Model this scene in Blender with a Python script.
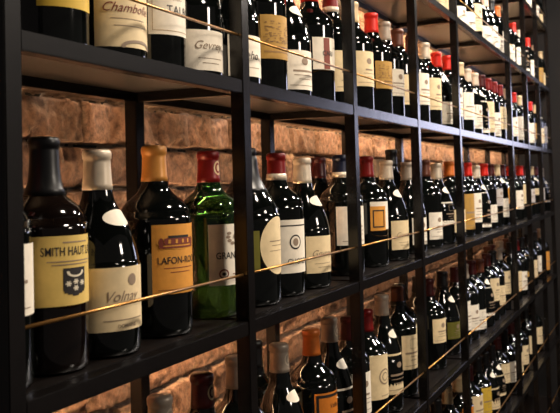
import bpy, bmesh, math, random
import numpy as np
from mathutils import Vector, Matrix, noise

for o in list(bpy.data.objects):
    bpy.data.objects.remove(o)
scene = bpy.context.scene
C = scene.collection
random.seed(7)

# ------------------------------------------------------------------ camera
FX, YAW, PITCH, ROLL, PY = 850.365, 1.1535, .0394, -.0271, 150.66
PD = .6524                                  # camera stands this far in front of the rack
CAM = Vector((0, -PD, 0))
fw = Vector((math.sin(YAW)*math.cos(PITCH), math.cos(YAW)*math.cos(PITCH), math.sin(PITCH)))
rt0 = Vector((math.cos(YAW), -math.sin(YAW), 0)); up0 = rt0.cross(fw)
rt = rt0*math.cos(ROLL) + up0*math.sin(ROLL)
up = -rt0*math.sin(ROLL) + up0*math.cos(ROLL)
cd = bpy.data.cameras.new('camera'); cam = bpy.data.objects.new('camera', cd); C.objects.link(cam)
m = Matrix((rt, up, -fw)).transposed().to_4x4(); m.translation = CAM
cam.matrix_world = m
cd.sensor_width = 36; cd.lens = FX/560*36; cd.shift_y = (PY-206.5)/560
cd.clip_start = .05
cd.dof.use_dof = True; cd.dof.focus_distance = 1.65; cd.dof.aperture_fstop = 13
scene.camera = cam

# ------------------------------------------------------------------ light
w = bpy.data.worlds.new('world'); scene.world = w; w.use_nodes = True
w.node_tree.nodes['Background'].inputs[0].default_value = (.85, .74, .68, 1)
w.node_tree.nodes['Background'].inputs[1].default_value = .075

def area(name, loc, target, sx, sy, energy, col):
    l = bpy.data.lights.new(name, 'AREA'); l.shape = 'RECTANGLE'; l.size = sx; l.size_y = sy
    l.energy = energy; l.color = col
    o = bpy.data.objects.new(name, l); C.objects.link(o); o.location = loc
    o.rotation_euler = (Vector(target)-Vector(loc)).to_track_quat('-Z', 'Y').to_euler()
    return o
area('front_lamp', (1.45, -1.05, 1.55), (1.3, 0, 0), .22, .22, 38, (1, .86, .70))
area('front_lamp', (3.2, -1.05, 1.55), (3.1, 0, 0), .22, .22, 58, (1, .89, .78))
area('front_lamp', (5.0, -1.05, 1.55), (4.8, 0, 0), .22, .22, 64, (1, .90, .80))
area('front_lamp', (1.9, -2.5, .80), (2.0, 0, -.3), .35, .35, 24, (1, .87, .73))  # low fill lamp, added to brighten the capsules below eye level
area('window_light', (6.22, -.80, .40), (1, -.6, .3),   .9, .5, 5, (.80, .82, 1))
scene.view_settings.view_transform = 'Standard'; scene.view_settings.look = 'None'
scene.view_settings.gamma = 1; scene.view_settings.exposure = 0
scene.view_settings.use_curve_mapping = False

# ------------------------------------------------------------------ rack dimensions
H = .41; ZA = .1805; W = .5795; X0 = 1.3095; D = .2169; TB = .0125
WALL = .315
POSTS = [X0 - W] + [X0 + i*W for i in range(4)] + [4.253, 4.824, 5.376, 5.94]
CROSS = POSTS[:5] + [X0 + 4*W] + POSTS[5:]
ROWS = {'top': ZA+2*H, 'up': ZA+H, 'A': ZA, 'B': ZA-H, 'C': ZA-2*H, 'D': ZA-3*H}
def level(n): return ZA + n*H

# ------------------------------------------------------------------ materials
def lin(c):
    return tuple(((v/255)/12.92 if v/255 <= .04045 else ((v/255+.055)/1.055)**2.4) for v in c) + (1,)
MATS = {}
def mat(name, col, rough=.5, metal=0, spec=.5, trans=0, coat=0, noise_amt=0, nscale=40, bump=0, emit=0):
    if name in MATS: return MATS[name]
    m = bpy.data.materials.new(name); m.use_nodes = True; nt = m.node_tree; b = nt.nodes['Principled BSDF']
    c = lin(col)
    b.inputs['Base Color'].default_value = c
    b.inputs['Roughness'].default_value = rough; b.inputs['Metallic'].default_value = metal
    b.inputs['Specular IOR Level'].default_value = spec
    b.inputs['Transmission Weight'].default_value = trans
    b.inputs['Coat Weight'].default_value = coat; b.inputs['Coat Roughness'].default_value = .06
    if emit:
        b.inputs['Emission Color'].default_value = c; b.inputs['Emission Strength'].default_value = emit
    if noise_amt or bump:
        tc = nt.nodes.new('ShaderNodeTexCoord'); n = nt.nodes.new('ShaderNodeTexNoise')
        n.inputs['Scale'].default_value = nscale; n.inputs['Detail'].default_value = 5
        nt.links.new(tc.outputs['Object'], n.inputs['Vector'])
        if noise_amt:
            r = nt.nodes.new('ShaderNodeValToRGB')
            r.color_ramp.elements[0].position = .3; r.color_ramp.elements[1].position = .7
            r.color_ramp.elements[0].color = tuple(v*(1-noise_amt) for v in c[:3]) + (1,)
            r.color_ramp.elements[1].color = tuple(min(1, v*(1+noise_amt*.6)) for v in c[:3]) + (1,)
            nt.links.new(n.outputs['Fac'], r.inputs[0]); nt.links.new(r.outputs[0], b.inputs['Base Color'])
        if bump:
            bp = nt.nodes.new('ShaderNodeBump'); bp.inputs['Strength'].default_value = bump
            bp.inputs['Distance'].default_value = .002
            nt.links.new(n.outputs['Fac'], bp.inputs['Height']); nt.links.new(bp.outputs[0], b.inputs['Normal'])
    MATS[name] = m
    return m
M_steel = mat('blackened_steel', (14, 11, 10), .27, 0, .42, noise_amt=.25, nscale=25, bump=.15)
M_board = mat('dark_stained_board', (19, 14, 12), .34, 0, .5, noise_amt=.4, nscale=14, bump=.1)
M_rod = mat('brass_rod', (190, 140, 80), .3, .9)
M_glass = mat('dark_bottle_glass', (7, 9, 8), .06, 0, .55, noise_amt=.3, nscale=8)
M_glassbrown = mat('brown_bottle_glass', (15, 9, 7), .07, 0, .55, noise_amt=.3, nscale=8)
M_green = mat('green_bottle_glass', (36, 74, 36), .05, 0, .5, trans=.88, noise_amt=.2, nscale=8)
M_ink = mat('black_ink', (24, 18, 16), .6)
M_inkred = mat('brown_red_ink', (120, 50, 34), .6)
M_inkgold = mat('gold_ink', (150, 112, 50), .5)
M_inkgrey = mat('grey_ink', (140, 120, 100), .6)
M_palewhite = mat('white_print', (225, 214, 190), .6)
PAPER = {'white': (232, 222, 204), 'cream': (224, 202, 160), 'pale yellow': (218, 186, 104), 'amber': (214, 148, 62),
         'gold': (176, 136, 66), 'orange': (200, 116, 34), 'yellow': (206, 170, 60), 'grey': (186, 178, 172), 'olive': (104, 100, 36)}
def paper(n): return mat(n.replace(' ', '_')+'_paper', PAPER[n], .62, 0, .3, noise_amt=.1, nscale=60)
CAPS = {'black': (9, 9, 11), 'white': (206, 190, 168), 'gold': (196, 134, 62), 'deep red': (118, 16, 14), 'bright red': (206, 34, 18),
        'grey': (165, 150, 134), 'orange': (206, 110, 40), 'brown': (92, 48, 30), 'dark red': (66, 12, 12), 'cream': (206, 180, 138),
        'blue': (26, 32, 56)}
def foil(n): return mat(n.replace(' ', '_')+'_foil', CAPS[n], .35, .15 if n != 'black' else 0, .5, noise_amt=.15, nscale=50)

# brick wall material: vertex attribute holds each brick's own clay tint
def brick_mat():
    m = bpy.data.materials.new('old_brick'); m.use_nodes = True; nt = m.node_tree; b = nt.nodes['Principled BSDF']
    at = nt.nodes.new('ShaderNodeAttribute'); at.attribute_name = 'clay'
    tc = nt.nodes.new('ShaderNodeTexCoord'); n = nt.nodes.new('ShaderNodeTexNoise')
    n.inputs['Scale'].default_value = 55; n.inputs['Detail'].default_value = 7; n.inputs['Roughness'].default_value = .7
    nt.links.new(tc.outputs['Object'], n.inputs['Vector'])
    r = nt.nodes.new('ShaderNodeValToRGB')
    r.color_ramp.elements[0].position = .35; r.color_ramp.elements[0].color = (.30, .27, .27, 1)
    r.color_ramp.elements[1].position = .62; r.color_ramp.elements[1].color = (1.15, 1.1, 1.05, 1)
    nt.links.new(n.outputs['Fac'], r.inputs[0])
    mx = nt.nodes.new('ShaderNodeMix'); mx.data_type = 'RGBA'; mx.blend_type = 'MULTIPLY'; mx.inputs[0].default_value = 1
    nt.links.new(at.outputs['Color'], mx.inputs[6]); nt.links.new(r.outputs[0], mx.inputs[7])
    nt.links.new(mx.outputs[2], b.inputs['Base Color'])
    bp = nt.nodes.new('ShaderNodeBump'); bp.inputs['Strength'].default_value = .9; bp.inputs['Distance'].default_value = .004
    nt.links.new(n.outputs['Fac'], bp.inputs['Height']); nt.links.new(bp.outputs[0], b.inputs['Normal'])
    b.inputs['Roughness'].default_value = .75; b.inputs['Specular IOR Level'].default_value = .35
    return m

# ------------------------------------------------------------------ helpers
def link(name, me, mats, parent=None, loc=(0, 0, 0), smooth=False):
    o = bpy.data.objects.new(name, me); C.objects.link(o)
    if not me.materials:
        for x in (mats if isinstance(mats, (list, tuple)) else [mats]): me.materials.append(x)
        if smooth: me.polygons.foreach_set('use_smooth', [True]*len(me.polygons))
    o.location = loc
    if parent: o.parent = parent
    return o
def box_me(name, x0, x1, y0, y1, z0, z1, bev=0):
    bm = bmesh.new()
    v = [bm.verts.new((x, y, z)) for z in (z0, z1) for y in (y0, y1) for x in (x0, x1)]
    for f in ((0, 2, 3, 1), (4, 5, 7, 6), (0, 1, 5, 4), (2, 6, 7, 3), (0, 4, 6, 2), (1, 3, 7, 5)): bm.faces.new([v[i] for i in f])
    if bev: bmesh.ops.bevel(bm, geom=bm.edges[:], offset=bev, segments=2, affect='EDGES')
    me = bpy.data.meshes.new(name); bm.to_mesh(me); bm.free(); return me
def box(name, x0, x1, y0, y1, z0, z1, mt, parent=None, bev=0, kind=None):
    o = link(name, box_me(name, x0, x1, y0, y1, z0, z1, bev), mt, parent)
    if kind: o['kind'] = kind
    return o
def project(x, y, z):
    d = Vector((x, y, z))-CAM; k = d.dot(fw)
    return 280+FX*d.dot(rt)/k, PY-FX*d.dot(up)/k
def x_at(px, y, z):                          # where along the rack (at depth y, height z) the photo's column px falls
    a, b = .2, 9.
    for _ in range(50):
        c = (a+b)/2
        if project(c, y, z)[0] < px: a = c
        else: b = c
    return (a+b)/2

# ------------------------------------------------------------------ the room
M_plaster = mat('dark_plaster', (13, 10, 10), .8, noise_amt=.3, nscale=3, bump=.3)
M_floor = mat('dark_plank_floor', (30, 22, 18), .5, noise_amt=.4, nscale=5, bump=.2)
FZ = level(-4)-.12
box('floor', -1.5, 6.4, -3.2, .5, FZ-.05, FZ, M_floor, kind='structure')
box('ceiling', -1.5, 6.4, -3.2, .5, level(4)+.2, level(4)+.25, M_plaster, kind='structure')
box('wall_right', 6.3, 6.4, -3.2, .5, FZ, level(4)+.2, M_plaster, kind='structure')

M_frame = mat('dark_window_frame', (40, 34, 32), .5)
M_pane = mat('daylit_pane', (206, 208, 255), emit=1.6)
wf = box('window_1', 6.24, 6.299, -1.37, -1.30, .08, .74, M_frame, kind='structure')
for a in ((6.24, 6.299, -.30, -.23, .08, .74), (6.24, 6.299, -1.30, -.30, .08, .15), (6.24, 6.299, -1.30, -.30, .67, .74), (6.25, 6.295, -.82, -.78, .15, .67)):
    box('window_frame', *a, M_frame, wf)
box('pane', 6.28, 6.29, -1.30, -.30, .15, .67, M_pane, wf)

def brick_wall():
    xs = [.55]; 
    while xs[-1] < 6.3: xs.append(xs[-1] + (.0042 if xs[-1] < 1.6 else .0042+.0035*(xs[-1]-1.6)))
    z0, z1 = FZ, level(4)+.2
    zs = list(np.arange(z0, level(-2)-.1, .03)) + list(np.arange(level(-2)-.1, level(1)+.1, .0045)) + list(np.arange(level(1)+.1, z1, .02)) + [z1]
    xs = np.array(xs); zs = np.array(zs)
    bh, bl, mo = .084, .195, .0065
    nx, nz = len(xs), len(zs)
    co = np.zeros((nz, nx, 3)); col = np.zeros((nz, nx, 4)); col[..., 3] = 1
    rnd = random.Random(3); tint = {}
    for j, z in enumerate(zs):
        for i, x in enumerate(xs):
            fine = x < 3.2
            wx = x + .010*noise.noise((x*9, z*9, 1.3)) + .004*noise.noise((x*40, z*40, 7))
            wz = z + .007*noise.noise((x*8, z*8, 5.1)) + .003*noise.noise((x*45, z*45, 2))
            row = math.floor(wz/bh); fz = wz/bh-row
            xo = wx/bl + .5*(row % 2) + .13*math.sin(row*5.3); cn = math.floor(xo); fx = xo-cn
            dx = min(fx, 1-fx)*bl; dz = min(fz, 1-fz)*bh
            d = min(dx, dz)
            k = (row, cn)
            if k not in tint:
                a = rnd.random(); b = rnd.uniform(.75, 1.15)
                c = (.135+.065*a, .078+.038*a, .053+.025*a); off = rnd.uniform(-.004, .004)
                tint[k] = (tuple(v*b for v in c), off, rnd.uniform(-.04, .04), rnd.uniform(-.05, .05))
            tc, off, tx, tz = tint[k]
            t = min(1, max(0, (d-mo*.45)/.0035)); t = t*t*(3-2*t)
            n1 = noise.noise((x*22, z*30, 0)); n2 = noise.noise((x*70, z*80, 4)); n3 = noise.noise((x*14, z*16, 9))
            face = .010+off + tx*(fx-.5)*.14 + tz*(fz-.5)*.12 + .0045*n1 + .0032*n2
            if n3 > .3: face -= .008*min(1, (n3-.3)*9)          # chips knocked out of the faces
            mort = -.012 + .005*n1 + .003*n2
            if noise.noise((x*7, z*5, 20)) > .33: mort += .014*(n2+.6)   # mortar squeezed out
            h = mort*(1-t) + face*t
            co[j, i] = (x, WALL+.008-h, z)
            mc = (.24+.1*n1, .18+.07*n1, .135+.05*n1)
            col[j, i, :3] = [mc[q]*(1-t)+tc[q]*t for q in range(3)]
    idx = np.arange(nx*nz).reshape(nz, nx)
    faces = np.stack([idx[:-1, :-1], idx[:-1, 1:], idx[1:, 1:], idx[1:, :-1]], -1).reshape(-1, 4)
    me = bpy.data.meshes.new('wall_back'); me.from_pydata(co.reshape(-1, 3).tolist(), [], faces.tolist())
    a = me.color_attributes.new('clay', 'FLOAT_COLOR', 'POINT'); a.data.foreach_set('color', col.reshape(-1))
    o = link('wall_back', me, brick_mat(), smooth=True); o['kind'] = 'structure'
    box('wall_back', .55, 6.3, WALL+.02, WALL+.12, z0, z1, M_plaster, kind='structure')
brick_wall()

# ------------------------------------------------------------------ the rack
rack = bpy.data.objects.new('wine_rack', None); C.objects.link(rack); rack.location = (POSTS[0], 0, FZ)
rack['label'] = 'long black steel wine rack with brass rods against the brick wall'; rack['category'] = 'wine rack'
def rk(name, *a, bev=.0012):
    x0, x1, y0, y1, z0, z1, mt = a
    return box(name, x0-POSTS[0], x1-POSTS[0], y0, y1, z0-FZ, z1-FZ, mt, rack, bev)
ztop = level(4)-.1
for x in POSTS:
    rk('front_post', x-.0135, x+.0135, -TB, TB, FZ, ztop, M_steel)
    rk('back_post', x-.0135, x+.0135, D-TB, D+TB, FZ, ztop, M_steel)
LV = [2, 1, 0, -1, -2, -3, -4]
for n in LV + [3]:
    z = level(n)
    for a, b in zip(POSTS[:-1], POSTS[1:]):
        rk('front_bar', a+.0137, b-.0137, -TB+.001, TB-.001, z-.024, z-.0005, M_steel)
        rk('back_bar', a+.0137, b-.0137, D-TB+.001, D+TB-.001, z-.024, z-.0005, M_steel)
        rk('shelf_board', a+.0137, b-.0137, TB, D-TB, z-.008, z, M_board, bev=0)
        # brass retaining rod across the bay
        bm = bmesh.new()
        bmesh.ops.create_cone(bm, cap_ends=True, segments=12, radius1=.0022, radius2=.0022, depth=b-a-.0272,
                              matrix=Matrix.Translation(((a+b)/2-POSTS[0], -.003, z+.0779-FZ)) @ Matrix.Rotation(math.pi/2, 4, 'Y'))
        me = bpy.data.meshes.new('retaining_rod'); bm.to_mesh(me); bm.free(); link('retaining_rod', me, M_rod, rack, smooth=True)
    for x in CROSS:
        rk('crossbar', x-.0115, x+.0115, TB+.001, D-TB-.001, z-.0245, z-.0082, M_steel)
    for k, (a, b) in enumerate(zip(POSTS[:-1], POSTS[1:])):
        lv = {2: 120, 1: 190, 0: (5, 10, 50, 75)[min(k, 3)], -1: (190, 190, 110, 40)[min(k, 3)], -2: 12}.get(n, 9)
        rk('lamp_strip', a+.015, b-.015, D+TB+.001, D+TB+.009, z-.014, z-.006,
           mat('warm_lamp_strip_%d' % lv, (255, 206, 154), emit=lv), bev=0)

# ------------------------------------------------------------------ bottles
def make_profile(kind, r, h, rn=.0185):
    if kind == 'claret':
        p = [(0, .0), (r*.55, .0), (r*.93, .001), (r*.985, .004), (r, .010), (r, h*.60), (r*.985, h*.635), (r*.93, h*.668), (r*.80, h*.700), (r*.63, h*.728),
             (r*.48, h*.755), (rn*1.22, h*.785), (rn*1.08, h*.82), (rn, h*.88), (rn*.97, h*.945)]
    elif kind == 'burgundy':
        p = [(0, .0), (r*.55, .0), (r*.93, .001), (r*.985, .004), (r, .010), (r, h*.41), (r*.985, h*.45), (r*.94, h*.50), (r*.86, h*.56), (r*.74, h*.62), (r*.585, h*.68),
             (r*.445, h*.735), (rn*1.17, h*.785), (rn*1.06, h*.835), (rn, h*.90), (rn*.97, h*.945)]
    else:  # sparkling
        p = [(0, .0), (r*.55, .0), (r*.93, .001), (r*.985, .005), (r, .012), (r, h*.52), (r*.98, h*.57), (r*.92, h*.62), (r*.80, h*.67), (r*.64, h*.72),
             (r*.50, h*.77), (r*.40, h*.82), (rn*1.2, h*.87), (rn*1.1, h*.945)]
    p += [(rn*.97, h*.952), (rn*1.04, h*.956), (rn*1.06, h*.982), (rn*1.0, h*.994), (rn*.88, h), (0, h)]
    return p
def rad(p, z):
    for (r0, z0), (r1, z1) in zip(p[:-1], p[1:]):
        if z0 <= z <= z1 and z1 > z0: return r0+(r1-r0)*(z-z0)/(z1-z0)
    return p[-2][0]
def lathe(name, pts, seg):
    bm = bmesh.new(); rings = []
    for r, z in pts:
        if r < 1e-6: rings.append([bm.verts.new((0, 0, z))])
        else: rings.append([bm.verts.new((r*math.sin(2*math.pi*k/seg), -r*math.cos(2*math.pi*k/seg), z)) for k in range(seg)])
    for a, b in zip(rings[:-1], rings[1:]):
        for k in range(seg):
            q = (k+1) % seg
            if len(a) == 1: bm.faces.new((a[0], b[q], b[k]))
            elif len(b) == 1: bm.faces.new((a[k], a[q], b[0]))
            else: bm.faces.new((a[k], a[q], b[q], b[k]))
    me = bpy.data.meshes.new(name); bm.to_mesh(me); bm.free(); return me

def smooth_profile(p):
    # Catmull-Rom through shoulder section so the glass turns softly
    out = []
    n = len(p)
    for i in range(n-1):
        out.append(p[i])
        if 5 <= i <= n-8:
            a, b, c, d = p[i-1], p[i], p[i+1], p[i+2]
            for t in (.33, .67):
                v = []
                for q in (0, 1):
                    v.append(.5*((2*b[q])+(-a[q]+c[q])*t+(2*a[q]-5*b[q]+4*c[q]-d[q])*t*t+(-a[q]+3*b[q]-3*c[q]+d[q])*t**3))
                out.append((min(v[0], p[5][0]), v[1]))
    out.append(p[-1]); return out

class Wrap:
    """paper wrapped round a bottle; u runs along the arc (metres at label radius), z up"""
    def __init__(s, p, off=.0007): s.p = p; s.off = off; s.v = []; s.f = []; s.m = []; s.r0 = p[5][0]
    u0 = 0
    def pt(s, u, z, lift=0):
        R = rad(s.p, z)+s.off+lift; a = (u+s.u0)/s.r0
        return (R*math.sin(a), -R*math.cos(a), z)
    def rect(s, u0, u1, z0, z1, mi=0, lift=0, nz=1):
        nu = max(1, int(abs(u1-u0)/.006)+1)
        b = len(s.v)
        for j in range(nz+1):
            for i in range(nu+1): s.v.append(s.pt(u0+(u1-u0)*i/nu, z0+(z1-z0)*j/nz, lift))
        for j in range(nz):
            for i in range(nu):
                q = b+j*(nu+1)+i; s.f.append((q, q+1, q+nu+2, q+nu+1)); s.m.append(mi)
    def ell(s, uc, zc, a, h, mi=0, lift=0, seg=24, rings=3):
        b = len(s.v); s.v.append(s.pt(uc, zc, lift))
        for k in range(1, rings+1):
            for i in range(seg):
                t = 2*math.pi*i/seg; s.v.append(s.pt(uc+a*k/rings*math.cos(t), zc+h*k/rings*math.sin(t), lift))
        for i in range(seg):
            s.f.append((b, b+1+i, b+1+(i+1) % seg)); s.m.append(mi)
        for k in range(rings-1):
            for i in range(seg):
                p0 = b+1+k*seg; j = (i+1) % seg
                s.f.append((p0+i, p0+seg+i, p0+seg+j, p0+j)); s.m.append(mi)
    def frame(s, u0, u1, z0, z1, t, mi, lift):
        s.rect(u0, u1, z0, z0+t, mi, lift); s.rect(u0, u1, z1-t, z1, mi, lift)
        s.rect(u0, u0+t, z0+t, z1-t, mi, lift); s.rect(u1-t, u1, z0+t, z1-t, mi, lift)
    def poly(s, pts, mi, lift):
        b = len(s.v)
        for u, z in pts: s.v.append(s.pt(u, z, lift))
        s.f.append(tuple(range(b, b+len(pts)))); s.m.append(mi)
    def text(s, txt, size, uc, zc, mi, lift=.0005, shear=0, wx=1, track=1):
        cu = bpy.data.curves.new('t', 'FONT'); cu.body = txt; cu.size = size; cu.align_x = 'CENTER'; cu.shear = shear
        cu.space_character = track; cu.resolution_u = 3; cu.offset = size*.007 if not shear else 0
        ob = bpy.data.objects.new('t', cu); C.objects.link(ob)
        bpy.context.view_layer.update()
        me = bpy.data.meshes.new_from_object(ob.evaluated_get(bpy.context.evaluated_depsgraph_get()))
        b = len(s.v)
        for v in me.vertices: s.v.append(s.pt(uc+v.co.x*wx, zc+v.co.y, lift))
        for f in me.polygons: s.f.append(tuple(b+i for i in f.vertices)); s.m.append(mi)
        bpy.data.objects.remove(ob); bpy.data.curves.remove(cu); bpy.data.meshes.remove(me)
    def build(s, name, mats):
        me = bpy.data.meshes.new(name); me.from_pydata(s.v, [], s.f)
        for x in mats: me.materials.append(x)
        me.polygons.foreach_set('material_index', s.m)
        me.polygons.foreach_set('use_smooth', [True]*len(s.f)); return me

def art_default(w, hw, z0, z1, seed=0):
    r = random.Random(seed); hh = z1-z0; w.u0 = -.018
    w.rect(-hw*.6, hw*.6, z0+hh*.10, z0+hh*.115, 2, .0004)
    if r.random() < .5: w.ell(0, z0+hh*.72, .010, .008, 2, .0004)
    else: w.frame(-.016, .016, z0+hh*.6, z0+hh*.88, .001, 2, .0004)
    for k, q in enumerate((.45, .36, .26)):
        l = r.uniform(.012, .034); w.rect(-l, l, z0+hh*q, z0+hh*(q+(.05 if k == 0 else .018)), 1 if k == 0 else 2, .0004)
def art_smith(w, hw, z0, z1):
    w.text('SMITH HAUT LAFITTE', .0155, .000, z1-.0245, 1, track=1.02, wx=.70)
    w.rect(-.046, .03, z1-.0325, z1-.0312, 2, .0004); w.rect(-.040, .02, z1-.0365, z1-.0352, 2, .0004)
    w.rect(-.026, .016, z1-.009, z1-.0075, 2, .0004)
    c = -.008
    w.rect(c-.018, c+.018, z1-.0690, z1-.0405, 1, .0004); w.rect(c-.0165, c+.0165, z1-.0715, z1-.0690, 1, .0004); w.rect(c-.012, c+.012, z1-.0735, z1-.0715, 1, .0004); w.rect(c-.005, c+.005, z1-.0755, z1-.0735, 1, .0004)
    for k in range(13):
        a = math.pi*(k/12); w.ell(c+.0115*math.cos(a), z1-.0455-.0055*math.sin(a), .0022, .0014, 3, .0010+.00001*k, seg=8, rings=1)
    for u, dz in ((-.011, .060), (0, .058), (.011, .060), (0, .066)):
        for q in range(3):
            a = math.pi*q/3; w.poly([(c+u+.0042*math.cos(a)-.0009*math.sin(a), z1-dz+.0036*math.sin(a)+.0009*math.cos(a)), (c+u+.0042*math.cos(a)+.0009*math.sin(a), z1-dz+.0036*math.sin(a)-.0009*math.cos(a)),
                (c+u-.0042*math.cos(a)+.0009*math.sin(a), z1-dz-.0036*math.sin(a)-.0009*math.cos(a)), (c+u-.0042*math.cos(a)-.0009*math.sin(a), z1-dz-.0036*math.sin(a)+.0009*math.cos(a))], 3, .0010+.00005*q)
def art_volnay(w, hw, z0, z1):
    w.ell(-.004, z1-.018, .008, .008, 2, .0004)
    w.text('Volnay', .020, -.022, z1-.046, 2, shear=.4)
    w.rect(-.05, .02, z0+.014, z0+.0152, 2, .0004); w.text('DOMAINE', .007, -.014, z0+.004, 2)
def art_lafon(w, hw, z0, z1):
    c = -.018
    w.ell(c, z1-.027, .038, .012, 3, .0004)
    w.rect(c-.026, c+.026, z1-.031, z1-.021, 2, .0009); w.rect(c-.034, c+.034, z1-.036, z1-.0335, 2, .0009)
    w.rect(c-.020, c+.020, z1-.021, z1-.017, 1, .0009)
    for u in (-.018, -.006, .006, .018): w.rect(c+u-.002, c+u+.002, z1-.029, z1-.023, 3, .0012)
    w.ell(c-.031, z1-.028, .004, .008, 2, .0007, seg=10); w.ell(c+.031, z1-.028, .004, .008, 2, .0007, seg=10)
    w.text('LAFON-ROCHET', .0150, -.006, z1-.060, 1, wx=.88)
    w.rect(-.045, .015, z1-.067, z1-.066, 2, .0004); w.rect(-.035, .005, z1-.0735, z1-.0725, 2, .0004)
    w.rect(-.055, .045, z0+.006, z0+.007, 2, .0004)
def art_grand(w, hw, z0, z1):
    for k in range(9):
        a = math.pi*(-.15+1.3*k/8); w.ell(-.008+.018*math.cos(a), z1-.026-.013*math.sin(a)+.004, .005, .003, 3, .0004, seg=8)
    w.ell(-.008, z1-.022, .007, .006, 3, .0005, seg=10)
    w.text('GRAND-PUY', .0165, -.010, z1-.060, 1, wx=.86)
    w.ell(-.036, z0+.020, .0095, .0085, 2, .0005); w.ell(-.036, z0+.020, .007, .006, 0, .0008); w.ell(-.036, z0+.020, .004, .003, 1, .0011)
    w.rect(-.018, .03, z0+.018, z0+.0195, 2, .0004)
def art_tal(w, hw, z0, z1):
    w.text('TALBOT', .018, .006, z0+.034, 1, track=1.1); w.text('CHATEAU', .006, -.012, z0+.055, 2)
    w.frame(-hw+.006, hw-.006, z0+.006, z1-.004, .0008, 3, .0004)
def art_cham(w, hw, z0, z1):
    w.text('Chambolle', .019, -.022, z0+.050, 3, shear=.45); w.rect(-.05, .01, z0+.040, z0+.041, 2, .0004)
    w.rect(-.045, .015, z0+.030, z0+.031, 2, .0004)
    for k in range(26):
        a = math.pi*k/25; w.ell(-.004+.028*math.cos(a), z0+.001+.0085*math.sin(a), .0034, .0022, 1, .0006+.00001*k, seg=8, rings=1)
def art_gev(w, hw, z0, z1):
    w.text('Gevrey', .020, -.024, z0+.036, 2, shear=.4); w.rect(-.046, .006, z0+.020, z0+.021, 2, .0004); w.rect(-.038, -.002, z0+.012, z0+.013, 2, .0004)
def art_script(w, hw, z0, z1):
    w.text('Jeho', .022, -.020, z0+.032, 1, shear=.3); w.rect(-.046, .006, z0+.016, z0+.017, 2, .0004)
def art_gold(w, hw, z0, z1):
    r = random.Random(5); hh = z1-z0
    for k in range(150):
        u = r.uniform(-hw*.85, hw*.85); z = z0+hh*(.36+.5*r.random()**(1.2+.8*abs(u)/hw)); l = r.uniform(.001, .0045)
        w.rect(u-l, u+l, z, z+r.uniform(.0006, .0022), r.choice((1, 2)), .0004+.000004*k)
    w.rect(-hw*.9, hw*.9, z0+hh*.14, z0+hh*.18, 2, .0004); w.rect(-hw*.6, hw*.6, z0+hh*.24, z0+hh*.29, 1, .0004)
def art_cari(w, hw, z0, z1):
    w.rect(-.034, -.016, z0+.001, z1-.001, 1, .0004); w.text('CARI', .016, -.022, z0+.032, 3, .0009, wx=.9); w.rect(-.054, -.034, z0+.014, z0+.015, 2, .0004)
    w.rect(.0, .03, z0+.052, z0+.053, 2, .0004)
def art_cho(w, hw, z0, z1):
    hh = z1-z0; w.rect(-hw+.003, hw-.003, z1-.013, z1-.0105, 1, .0004)
    w.ell(-.024, z0+hh*.58, .015, .015, 1, .0004); w.ell(-.024, z0+hh*.58, .012, .012, 0, .0006); w.ell(-.024, z0+hh*.58, .007, .008, 2, .0008)
    w.text('CHOREY', .016, -.016, z0+.018, 1, wx=.9)
def art_oval(w, hw, z0, z1):
    zc = (z0+z1)/2; w.rect(-.026, .03, zc+.008, zc+.0095, 2, .0004); w.rect(-.02, .024, zc, zc+.001, 2, .0004); w.rect(-.026, .02, zc-.010, zc-.009, 2, .0004)
def art_yellowframe(w, hw, z0, z1):
    w.rect(-hw, -.012, z0-.002, z1-.012, 3, .0004); w.frame(-hw+.006, -.018, z0+.006, z1-.022, .0035, 1, .0008)
def art_orangeframe(w, hw, z0, z1):
    w.frame(-hw+.004, hw-.004, z0+.004, z1-.004, .006, 1, .0004); w.text('Valland', .014, -.004, z1-.034, 1, shear=.3)
    w.rect(-.02, .02, z1-.052, z1-.050, 1, .0004); w.rect(-.026, .024, z1-.07, z1-.068, 1, .0004)
def art_whirl(w, hw, z0, z1):
    zc = (z0+z1)/2
    for q, rr in enumerate((.022, .018, .012, .009)): w.ell(-.014, zc, rr, rr*.95, 2 if q % 2 == 0 else 0, .0004+.0002*q)
    w.rect(-.03, .03, z0+.008, z0+.0095, 2, .0004)
ART = {n[4:]: f for n, f in list(globals().items()) if n.startswith('art_')}
INKS = {'smith': (M_ink, M_inkgrey, M_palewhite), 'lafon': (M_ink, M_inkred, paper('amber')), 'grand': (M_ink, M_inkred, M_inkgrey),
        'tal': (M_ink, M_inkgrey, M_inkgold), 'cham': (M_inkgrey, M_inkgrey, M_inkred), 'gold': (mat('umber_ink', (112, 78, 36), .6), mat('bronze_ink', (140, 104, 50), .6), M_ink),
        'cari': (M_inkred, M_inkgrey, M_ink), 'yellowframe': (M_ink, M_inkgrey, paper('amber')), }
cache = {}
def part(key, fn):
    if key not in cache: cache[key] = fn()
    return cache[key]
ALL = []
DIMS = {'claret': (.0545, .298), 'burgundy': (.0595, .288), 'sparkling': (.0625, .300)}
LAB = {'claret': (.065, .168), 'burgundy': (.028, .112), 'sparkling': (.05, .16)}
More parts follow.
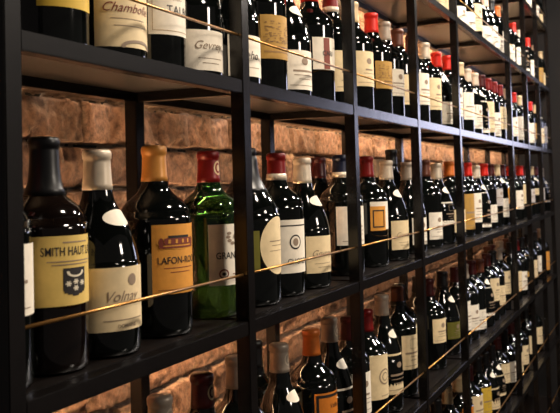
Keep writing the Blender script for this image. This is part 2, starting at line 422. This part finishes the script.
def bottle(row, px=None, v=.078, kind='claret', cap='deep red', label='white', z=None, hw=64, art='default', r=None, h=None,
           glass=None, band=None, neck=None, oval=False, x=None, ch=None, yaw=0, desc=None, side=None, seg=None, medal=False):
    zr = ROWS[row]; R0, H0 = DIMS[kind]; r = r or R0; h = h or H0
    if x is None: x = x_at(px, v, zr+h*.93)
    seg = seg or (48 if x < 2 else 32 if x < 3.2 else 24)
    z0, z1 = z or LAB[kind]; ch = ch or (.056 if kind != 'sparkling' else .085)
    P = smooth_profile(make_profile(kind, r, h))
    root = bpy.data.objects.new('wine_bottle', None); C.objects.link(root)
    root.location = (x, v, zr+.0004); root.rotation_euler = (0, 0, math.radians(yaw))
    gm = glass or M_glass
    body = part(('g', kind, r, h, gm.name, seg), lambda: lathe('glass_body', [q for q in P if True], seg))
    link('glass_body', body, gm, root, smooth=True)
    def mk_cap():
        zc = h-ch; pr = P
        pts = [(rad(pr, zc)+.0001, zc-.0002), (rad(pr, zc)+.0011, zc)]
        zz = zc+.008
        while zz < h*.952-.002: pts.append((rad(pr, zz)+.0011, zz)); zz += .01
        pts += [(q[0]+.001, q[1]+.0006) for q in P if q[1] >= h*.952 and q[0] > 0] + [(0, h+.0008)]
        return lathe('capsule', pts, seg)
    c = link('capsule', part(('c', kind, r, h, ch, seg, cap), mk_cap), foil(cap), root, smooth=True)
    if band:
        zc = h-ch
        def mk_band():
            zb = [zc-.0004, zc+.0, zc+.013, zc+.0134]
            return lathe('capsule_band', [(rad(P, zb[0])+.0005, zb[0]), (rad(P, zb[1])+.0018, zb[1]), (rad(P, zb[2])+.0018, zb[2]), (rad(P, zb[2])+.0005, zb[3])], seg)
        b = link('capsule_band', part(('b', kind, r, h, ch, seg, band), mk_band), foil(band), c, smooth=True)
    if medal:
        def mk_medal():
            w_ = Wrap(P, .0014); zc = h-ch*.55; w_.ell(0, zc, .030, .013, 0); w_.ell(0, zc, .022, .0095, 1, .0003); w_.ell(0, zc, .013, .006, 0, .0006, seg=12)
            return w_.build('capsule_crest', [foil(medal), foil(cap)])
        link('capsule_crest', part(('m', kind, r, h, ch, cap, medal), mk_medal), None, c)
    if label:
        lr = math.radians(hw)*r
        sd = (len(ALL) % 5) if art == 'default' else 0
        def mk_lab():
            w_ = Wrap(P)
            if oval: w_.ell(0, (z0+z1)/2, lr, (z1-z0)/2, 0, 0, 40, 10)
            else: w_.rect(-lr, lr, z0, z1, 0)
            if art == 'default': art_default(w_, lr, z0, z1, sd)
            elif art: ART[art](w_, lr, z0, z1)
            return w_.build('label', [paper(label)] + list(INKS.get(art, (M_inkgrey, M_inkgrey, M_inkgold) if art == 'default' else (M_ink, M_inkgrey, M_inkgold))))
        link('label', part(('l', kind, r, h, z0, z1, hw, label, art, oval, sd), mk_lab), None, root)
    if neck:
        def mk_neck():
            w_ = Wrap(P, .001); zc = h*.665 if kind != 'claret' else h*.73; w_.ell(0, zc, r*.78, .0115, 0, 0, 24, 6)
            return w_.build('neck_label', [paper(neck)])
        link('neck_label', part(('n', kind, r, h, neck), mk_neck), None, root)
    if side:  # olive patch painting the green glow of light through the glass
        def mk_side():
            w_ = Wrap(P); w_.rect(-r*1.02, -r*.76, z0+.012, z1-.025, 0); return w_.build('glass_glow_patch', [paper(side)])
        link('glass_glow_patch', part(('s', kind, r, h, side), mk_side), None, root)
    ALL.append(dict(o=root, row=row, x=x, v=v, r=r, cap=cap, label=label, kind=kind, desc=desc, neck=neck, band=band, oval=oval))
    return root

B = bottle
# ---- shelf B, the one at eye level ------------------------------------------------
B('B', -17, .075, cap='deep red', label='white', z=(.085, .168), hw=62, desc='dark bottle half hidden behind the leftmost upright on the eye level shelf')
B('B', 44, .076, r=.053, cap='black', label='pale yellow', z=(.085, .172), hw=72, art='smith', glass=M_glassbrown, ch=.075, desc='dark bottle with black capsule and pale yellow label bearing a black crest')
B('B', 97, .075, 'burgundy', cap='white', label='cream', z=(.036, .122), art='volnay', neck='white', h=.284, hw=74, r=.0575, desc='wide sloping bottle with white capsule between yellow label and amber label bottles')
B('B', 154, .080, cap='gold', label='amber', z=(.066, .172), art='lafon', r=.0565, h=.295, desc='dark bottle with gold capsule and amber label picturing a house')
B('B', 208, .088, cap='deep red', label='white', z=(.056, .162), art='grand', glass=M_green, r=.056, h=.292, medal='cream', desc='see-through green glass bottle with red capsule and white label')
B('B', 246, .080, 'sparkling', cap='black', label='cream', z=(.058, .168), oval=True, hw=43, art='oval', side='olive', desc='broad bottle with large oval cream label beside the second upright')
B('B', 276, .078, cap='deep red', label='white', z=(.048, .156), art='cho', band='white', h=.294, desc='dark bottle with white banded red capsule and round emblem on its label')
B('B', 302, .076, 'burgundy', cap='white', label='cream', z=(.034, .114), neck='white', h=.286, art='gev', r=.058, desc='sloping bottle with white capsule in front of a square shouldered red capped one')
B('B', 318, .168, cap='dark red', label='cream', z=(.07, .165), desc='dark red capped bottle standing in the back row behind the white capped one')
B('B', 340, .078, cap='blue', label='white', hw=84, z=(.075, .17), band='white', desc='blue capped bottle with white band just left of the third upright')
B('B', 366, .078, cap='deep red', label='white', z=(.10, .175), art='yellowframe', desc='red capped bottle whose white label has a black framed amber panel')
B('B', 386, .078, 'burgundy', cap='white', label='cream', z=(.032, .115), neck='white', h=.29, art='gev', desc='sloping white capped bottle with low cream label left of the fourth upright')
B('B', 391, .165, cap='black', label='cream', h=.335, desc='tall black capped bottle rising above its neighbours by the fourth upright')
B('B', 407, .080, 'burgundy', r=.055, cap='grey', label='white')
B('B', 424, .078, cap='brown', label='white', z=(.03, .12))
B('B', 436, .078, 'burgundy', cap='white', label='white', z=(.07, .15), neck='white')
B('B', 449, .078, cap='orange', label='cream', z=(.03, .115))
B('B', 459, .078, cap='dark red', label='gold', z=(.03, .17))
for px, c, l, z in ((467, 'bright red', 'white', (.05, .17)), (475.5, 'white', 'white', (.02, .17)), (483.5, 'bright red', 'white', (.0305, .11)), (490, 'dark red', 'grey', (.10, .18)),
                    (496, 'cream', 'white', (.04, .13)), (501.3, 'dark red', 'amber', (.10, .18)), (512, 'dark red', 'white', (.06, .16)), (519.5, 'bright red', 'cream', (.08, .19)),
                    (524.5, 'dark red', 'grey', (.08, .16)), (530.5, 'cream', 'cream', (.12, .16)), (535, 'dark red', 'grey', (.08, .16)), (540.5, 'white', 'grey', (.06, .16))):
    B('B', px, .078, cap=c, label=l, z=z, kind='burgundy' if c == 'white' else 'claret', neck='white' if c in ('cream', 'white') else None)
# ---- shelf A, the one above -------------------------------------------------------
B('A', 44, .078, cap='gold', label='yellow', z=(.052, .16), art='oval', desc='dark bottle with yellow label at the far left of the shelf above eye level')
B('A', 103, .078, 'burgundy', cap='white', label='cream', z=(.018, .118), r=.0590, hw=70, art='cham', desc='wide bottle with big cream script label next to the yellow labelled one')
B('A', 149.5, .080, cap='deep red', label='white', z=(.056, .168), r=.0530, art='tal', desc='dark bottle with white label in capital lettering between two script labels')
B('A', 186, .078, 'burgundy', cap='white', label='white', z=(.012, .080), r=.0580, hw=76, art='gev', desc='sloping bottle with low white script label just left of the second upright')
B('A', 226, .078, 'burgundy', cap='grey', label='white', z=(.018, .094), art='script', desc='sloping bottle with white script label just right of the second upright')
B('A', 258, .078, cap='black', label='gold', z=(.068, .156), art='gold', h=.30, desc='dark bottle with ornate golden label near the second upright')
B('A', 282, .080, 'burgundy', cap='white', label='white', z=(.018, .102), r=.0580, neck='white', desc='sloping white capped bottle with oval neck label beside the ornate golden label')
B('A', 309, .078, cap='bright red', label='white', z=(.078, .152), art='cari', desc='bottle with bright orange red capsule and dark stripe down its label')
B('A', 330, .078, cap='deep red', label='cream', z=(.04, .14), band='white', desc='bottle with white banded red capsule just left of the third upright')
B('A', 351, .078, cap='cream', label='cream', z=(.068, .16), desc='cream capped bottle just right of the third upright above eye level')
B('A', 371, .078, cap='bright red', label='gold', z=(.078, .155), art='gold', desc='red capped bottle with ornate tan label above eye level')
B('A', 384, .085, cap='grey', label='white', z=(.07, .15))
B('A', 397, .085, cap='brown', label='cream', z=(.055, .148))
B('A', 411, .078, cap='dark red', label='white')
B('A', 424, .078, cap='white', label='cream', z=(.06, .17))
B('A', 436, .078, 'burgundy', cap='bright red', label='white', z=(.02, .10), neck='white')
B('A', 447, .078, cap='bright red', label='white', z=(.06, .17))
B('A', 459, .078, cap='cream', label='white', z=(.06, .17))
for px, c, l, z in ((466.5, 'white', 'white', (.03, .13)), (474, 'white', 'white', (.02, .16)), (481, 'dark red', 'cream', (.03, .17)), (487.5, 'deep red', 'white', (.02, .13)), (493.5, 'deep red', 'cream', (.06, .17)),
                    (499, 'deep red', 'cream', (.06, .17)), (506, 'grey', 'white', (.04, .14)), (513, 'bright red', 'white', (.03, .16)), (518.5, 'cream', 'white', (.03, .15)), (525, 'dark red', 'white', (.03, .15)),
                    (529.3, 'bright red', 'gold', (.06, .16)), (534.6, 'cream', 'cream', (.04, .14)), (537.8, 'black', 'white', (.05, .16))):
    B('A', px, .078, cap=c, label=l, z=z, kind='burgundy' if c == 'white' else 'claret', neck='white' if c in ('cream', 'white') else None)
# ---- the next shelf up ------------------------------------------------------------
for px, c, l, z, k in ((410, 'grey', 'white', (.03, .13), 'claret'), (427, 'black', 'cream', (.03, .15), 'claret'), (438.5, 'grey', 'cream', (.03, .14), 'claret'), (449, 'white', 'white', (.02, .09), 'burgundy'),
                       (459, 'black', 'white', (.015, .10), 'burgundy'), (468, 'white', 'cream', (.05, .17), 'claret'), (476, 'white', 'white', (.02, .10), 'burgundy'), (484, 'white', 'white', (.03, .13), 'burgundy'),
                       (490.5, 'black', 'white', (.02, .11), 'claret'), (496.5, 'orange', 'white', (.05, .16), 'claret'), (503, 'black', 'white', (.03, .12), 'claret'), (512.5, 'bright red', 'white', (.05, .15), 'claret'),
                       (518, 'white', 'white', (.04, .16), 'burgundy'), (527, 'bright red', 'white', (.02, .15), 'claret'), (534, 'grey', 'gold', (.04, .14), 'claret'), (540, 'cream', 'cream', (.03, .14), 'claret')):
    B('up', px, .078, cap=c, label=l, z=z, kind=k, neck='white' if c == 'white' else None)
for px, c, l in ((522, 'black', 'white'), (529, 'white', 'white'), (536, 'cream', 'cream'), (541.5, 'black', 'cream')):
    B('top', px, .078, cap=c, label=l, z=(.03, .13))
# ---- shelf below eye level --------------------------------------------------------
B('C', 112, .078, cap='black', label='cream')
B('C', 160, .078, cap='grey', label='cream', h=.312, medal='white', desc='grey capped bottle lowest at the left, only its neck in view')
B('C', 202, .078, cap='dark red', label='white', h=.318, medal='cream', desc='dark red capped bottle between two grey capped ones below eye level')
B('C', 236, .078, cap='grey', label='cream', h=.322)
B('C', 253.5, .170, r=.050, cap='black', label='cream', h=.300)
B('C', 279, .078, 'burgundy', cap='grey', label='yellow', z=(.06, .155), h=.310, r=.054, neck='white', medal='white', desc='grey capped bottle with yellow label just right of the second upright below eye level')
B('C', 311, .078, cap='orange', label='orange', z=(.06, .178), art='orangeframe', h=.310, desc='orange capped bottle with black framed orange label')
B('C', 329, .080, 'burgundy', r=.056, cap='grey', label='white', z=(.06, .16), h=.318, neck='white', medal='white', desc='tall grey capped bottle just right of the orange capped one')
B('C', 348, .078, r=.052, cap='dark red', label='white', h=.300)
B('C', 365.5, .078, cap='deep red', label='cream', z=(.07, .185), art='whirl', h=.298, desc='red capped bottle with swirl on cream label right of the third upright below eye level')
B('C', 381.5, .078, 'burgundy', r=.054, cap='grey', label='cream', z=(.05, .16), h=.318, neck='white', desc='grey capped bottle right beside the swirl labelled one')
B('C', 397, .085, cap='brown', label='cream', z=(.08, .18), h=.320, band='black', desc='brown capped bottle with plain cream label left of the fourth upright below eye level')
B('C', 428, .085, cap='dark red', label='cream', z=(.09, .17), h=.30)
B('C', 442, .095, 'burgundy', cap='black', label='brown' if 0 else 'olive', z=(.06, .12), h=.30, neck='white')
B('C', 455, .085, cap='dark red', label='white', z=(.06, .17))
for px, c, l, z, k in ((463.5, 'grey', 'white', (.04, .14), 'claret'), (471, 'dark red', 'white', (.02, .10), 'claret'), (479, 'brown', 'white', (.05, .17), 'burgundy'), (486, 'dark red', 'cream', (.09, .19), 'claret'), (492, 'black', 'cream', (.05, .14), 'claret'),
                       (498, 'grey', 'cream', (.08, .19), 'claret'), (510, 'black', 'cream', (.05, .15), 'claret'), (515.5, 'deep red', 'white', (.03, .13), 'claret'), (521, 'black', 'gold', (.08, .2), 'claret'), (527, 'black', 'cream', (.05, .15), 'claret'), (534, 'black', 'white', (.05, .15), 'claret'), (540, 'grey', 'amber', (.03, .15), 'claret')):
    B('C', px, .078, cap=c, label=l, z=z, kind=k, neck='white' if k == 'burgundy' else None)
# ---- lowest shelf in view ---------------------------------------------------------
for px, c, l, z, k in ((436, 'black', 'cream', (.08, .18), 'claret'), (447, 'cream', 'orange', (.09, .19), 'claret'), (458, 'cream', 'orange', (.09, .19), 'claret'), (468, 'dark red', 'cream', (.08, .19), 'claret'), (477, 'black', 'yellow', (.07, .18), 'claret'), (484.5, 'black', 'cream', (.05, .14), 'burgundy'),
                       (491, 'black', 'cream', (.07, .16), 'burgundy'), (497, 'dark red', 'cream', (.09, .18), 'claret'), (504, 'black', 'white', (.05, .15), 'claret'), (511, 'dark red', 'cream', (.05, .15), 'claret'),
                       (517, 'black', 'cream', (.05, .15), 'claret'), (525, 'black', 'cream', (.05, .15), 'claret'), (532, 'black', 'cream', (.05, .15), 'claret')):
    B('D', px, .078, cap=c, label=l, z=z, kind=k, neck='white' if k == 'burgundy' else None)

# ---- back row bottles where there is room -----------------------------------------
rb = random.Random(11)
for row, xa in (('B', 2.55), ('A', 2.2), ('up', 3.0), ('C', 2.75), ('D', 3.2)):
    x = xa
    while x < 5.3:
        ok = all(math.hypot(x-b['x'], .148-b['v']) > b['r']+.0555 for b in ALL if b['row'] == row)
        if ok and rb.random() < .8:
            B(row, x=x, v=.148, cap=rb.choice(['deep red', 'dark red', 'black', 'cream', 'grey', 'bright red'] if row in 'BA' else ['black', 'dark red', 'grey', 'brown']), label=rb.choice(['cream', 'white']))
            x += .115
        else: x += .02

# ---- captions for the scene's own data --------------------------------------------
ORD = ['first', 'second', 'third', 'fourth', 'fifth', 'sixth', 'seventh', 'eighth', 'ninth', 'tenth', 'eleventh', 'twelfth', 'thirteenth', 'fourteenth']
RS = {'top': 'topmost shelf', 'up': 'second highest shelf', 'A': 'shelf above eye level', 'B': 'eye level shelf', 'C': 'shelf below eye level', 'D': 'lowest visible shelf'}
RN = {'top': 'topmost shelf', 'up': 'shelf two above eye level', 'A': 'shelf above eye level', 'B': 'eye level shelf', 'C': 'shelf below eye level', 'D': 'lowest shelf'}
for b in ALL:
    bay = sum(1 for p in POSTS if p < b['x'])
    b['bay'] = bay
for b in ALL:
    back = b['v'] > .13
    mates = sorted([q for q in ALL if q['row'] == b['row'] and q['bay'] == b['bay'] and (q['v'] > .13) == back], key=lambda q: q['x'])
    n = mates.index(b)
    b['o']['category'] = 'wine bottle'
    b['o']['group'] = 'wine bottles on the ' + RN[b['row']]
    t = b['desc'] or ('%s capped bottle, %s%s, bay %s from left, %s' % (b['cap'], ORD[n], ' from left, back row' if back else ' from left at front', ORD[max(0, b['bay']-1)], RS[b['row']]))
    if not b['desc']: t = t.replace(', bay %s from left' % ORD[max(0, b['bay']-1)], ' of %s bay' % ORD[max(0, b['bay']-1)])
    b['o']['label'] = t
for a in ALL:
    for b in ALL:
        if a is not b and id(a) < id(b) and a['row'] == b['row'] and math.hypot(a['x']-b['x'], a['v']-b['v']) < a['r']+b['r']:
            print('CLASH', a['row'], round(a['x'], 3), round(b['x'], 3), a['cap'], b['cap'], round(a['r']+b['r']-math.hypot(a['x']-b['x'], a['v']-b['v']), 4))
print('bottles', len(ALL))
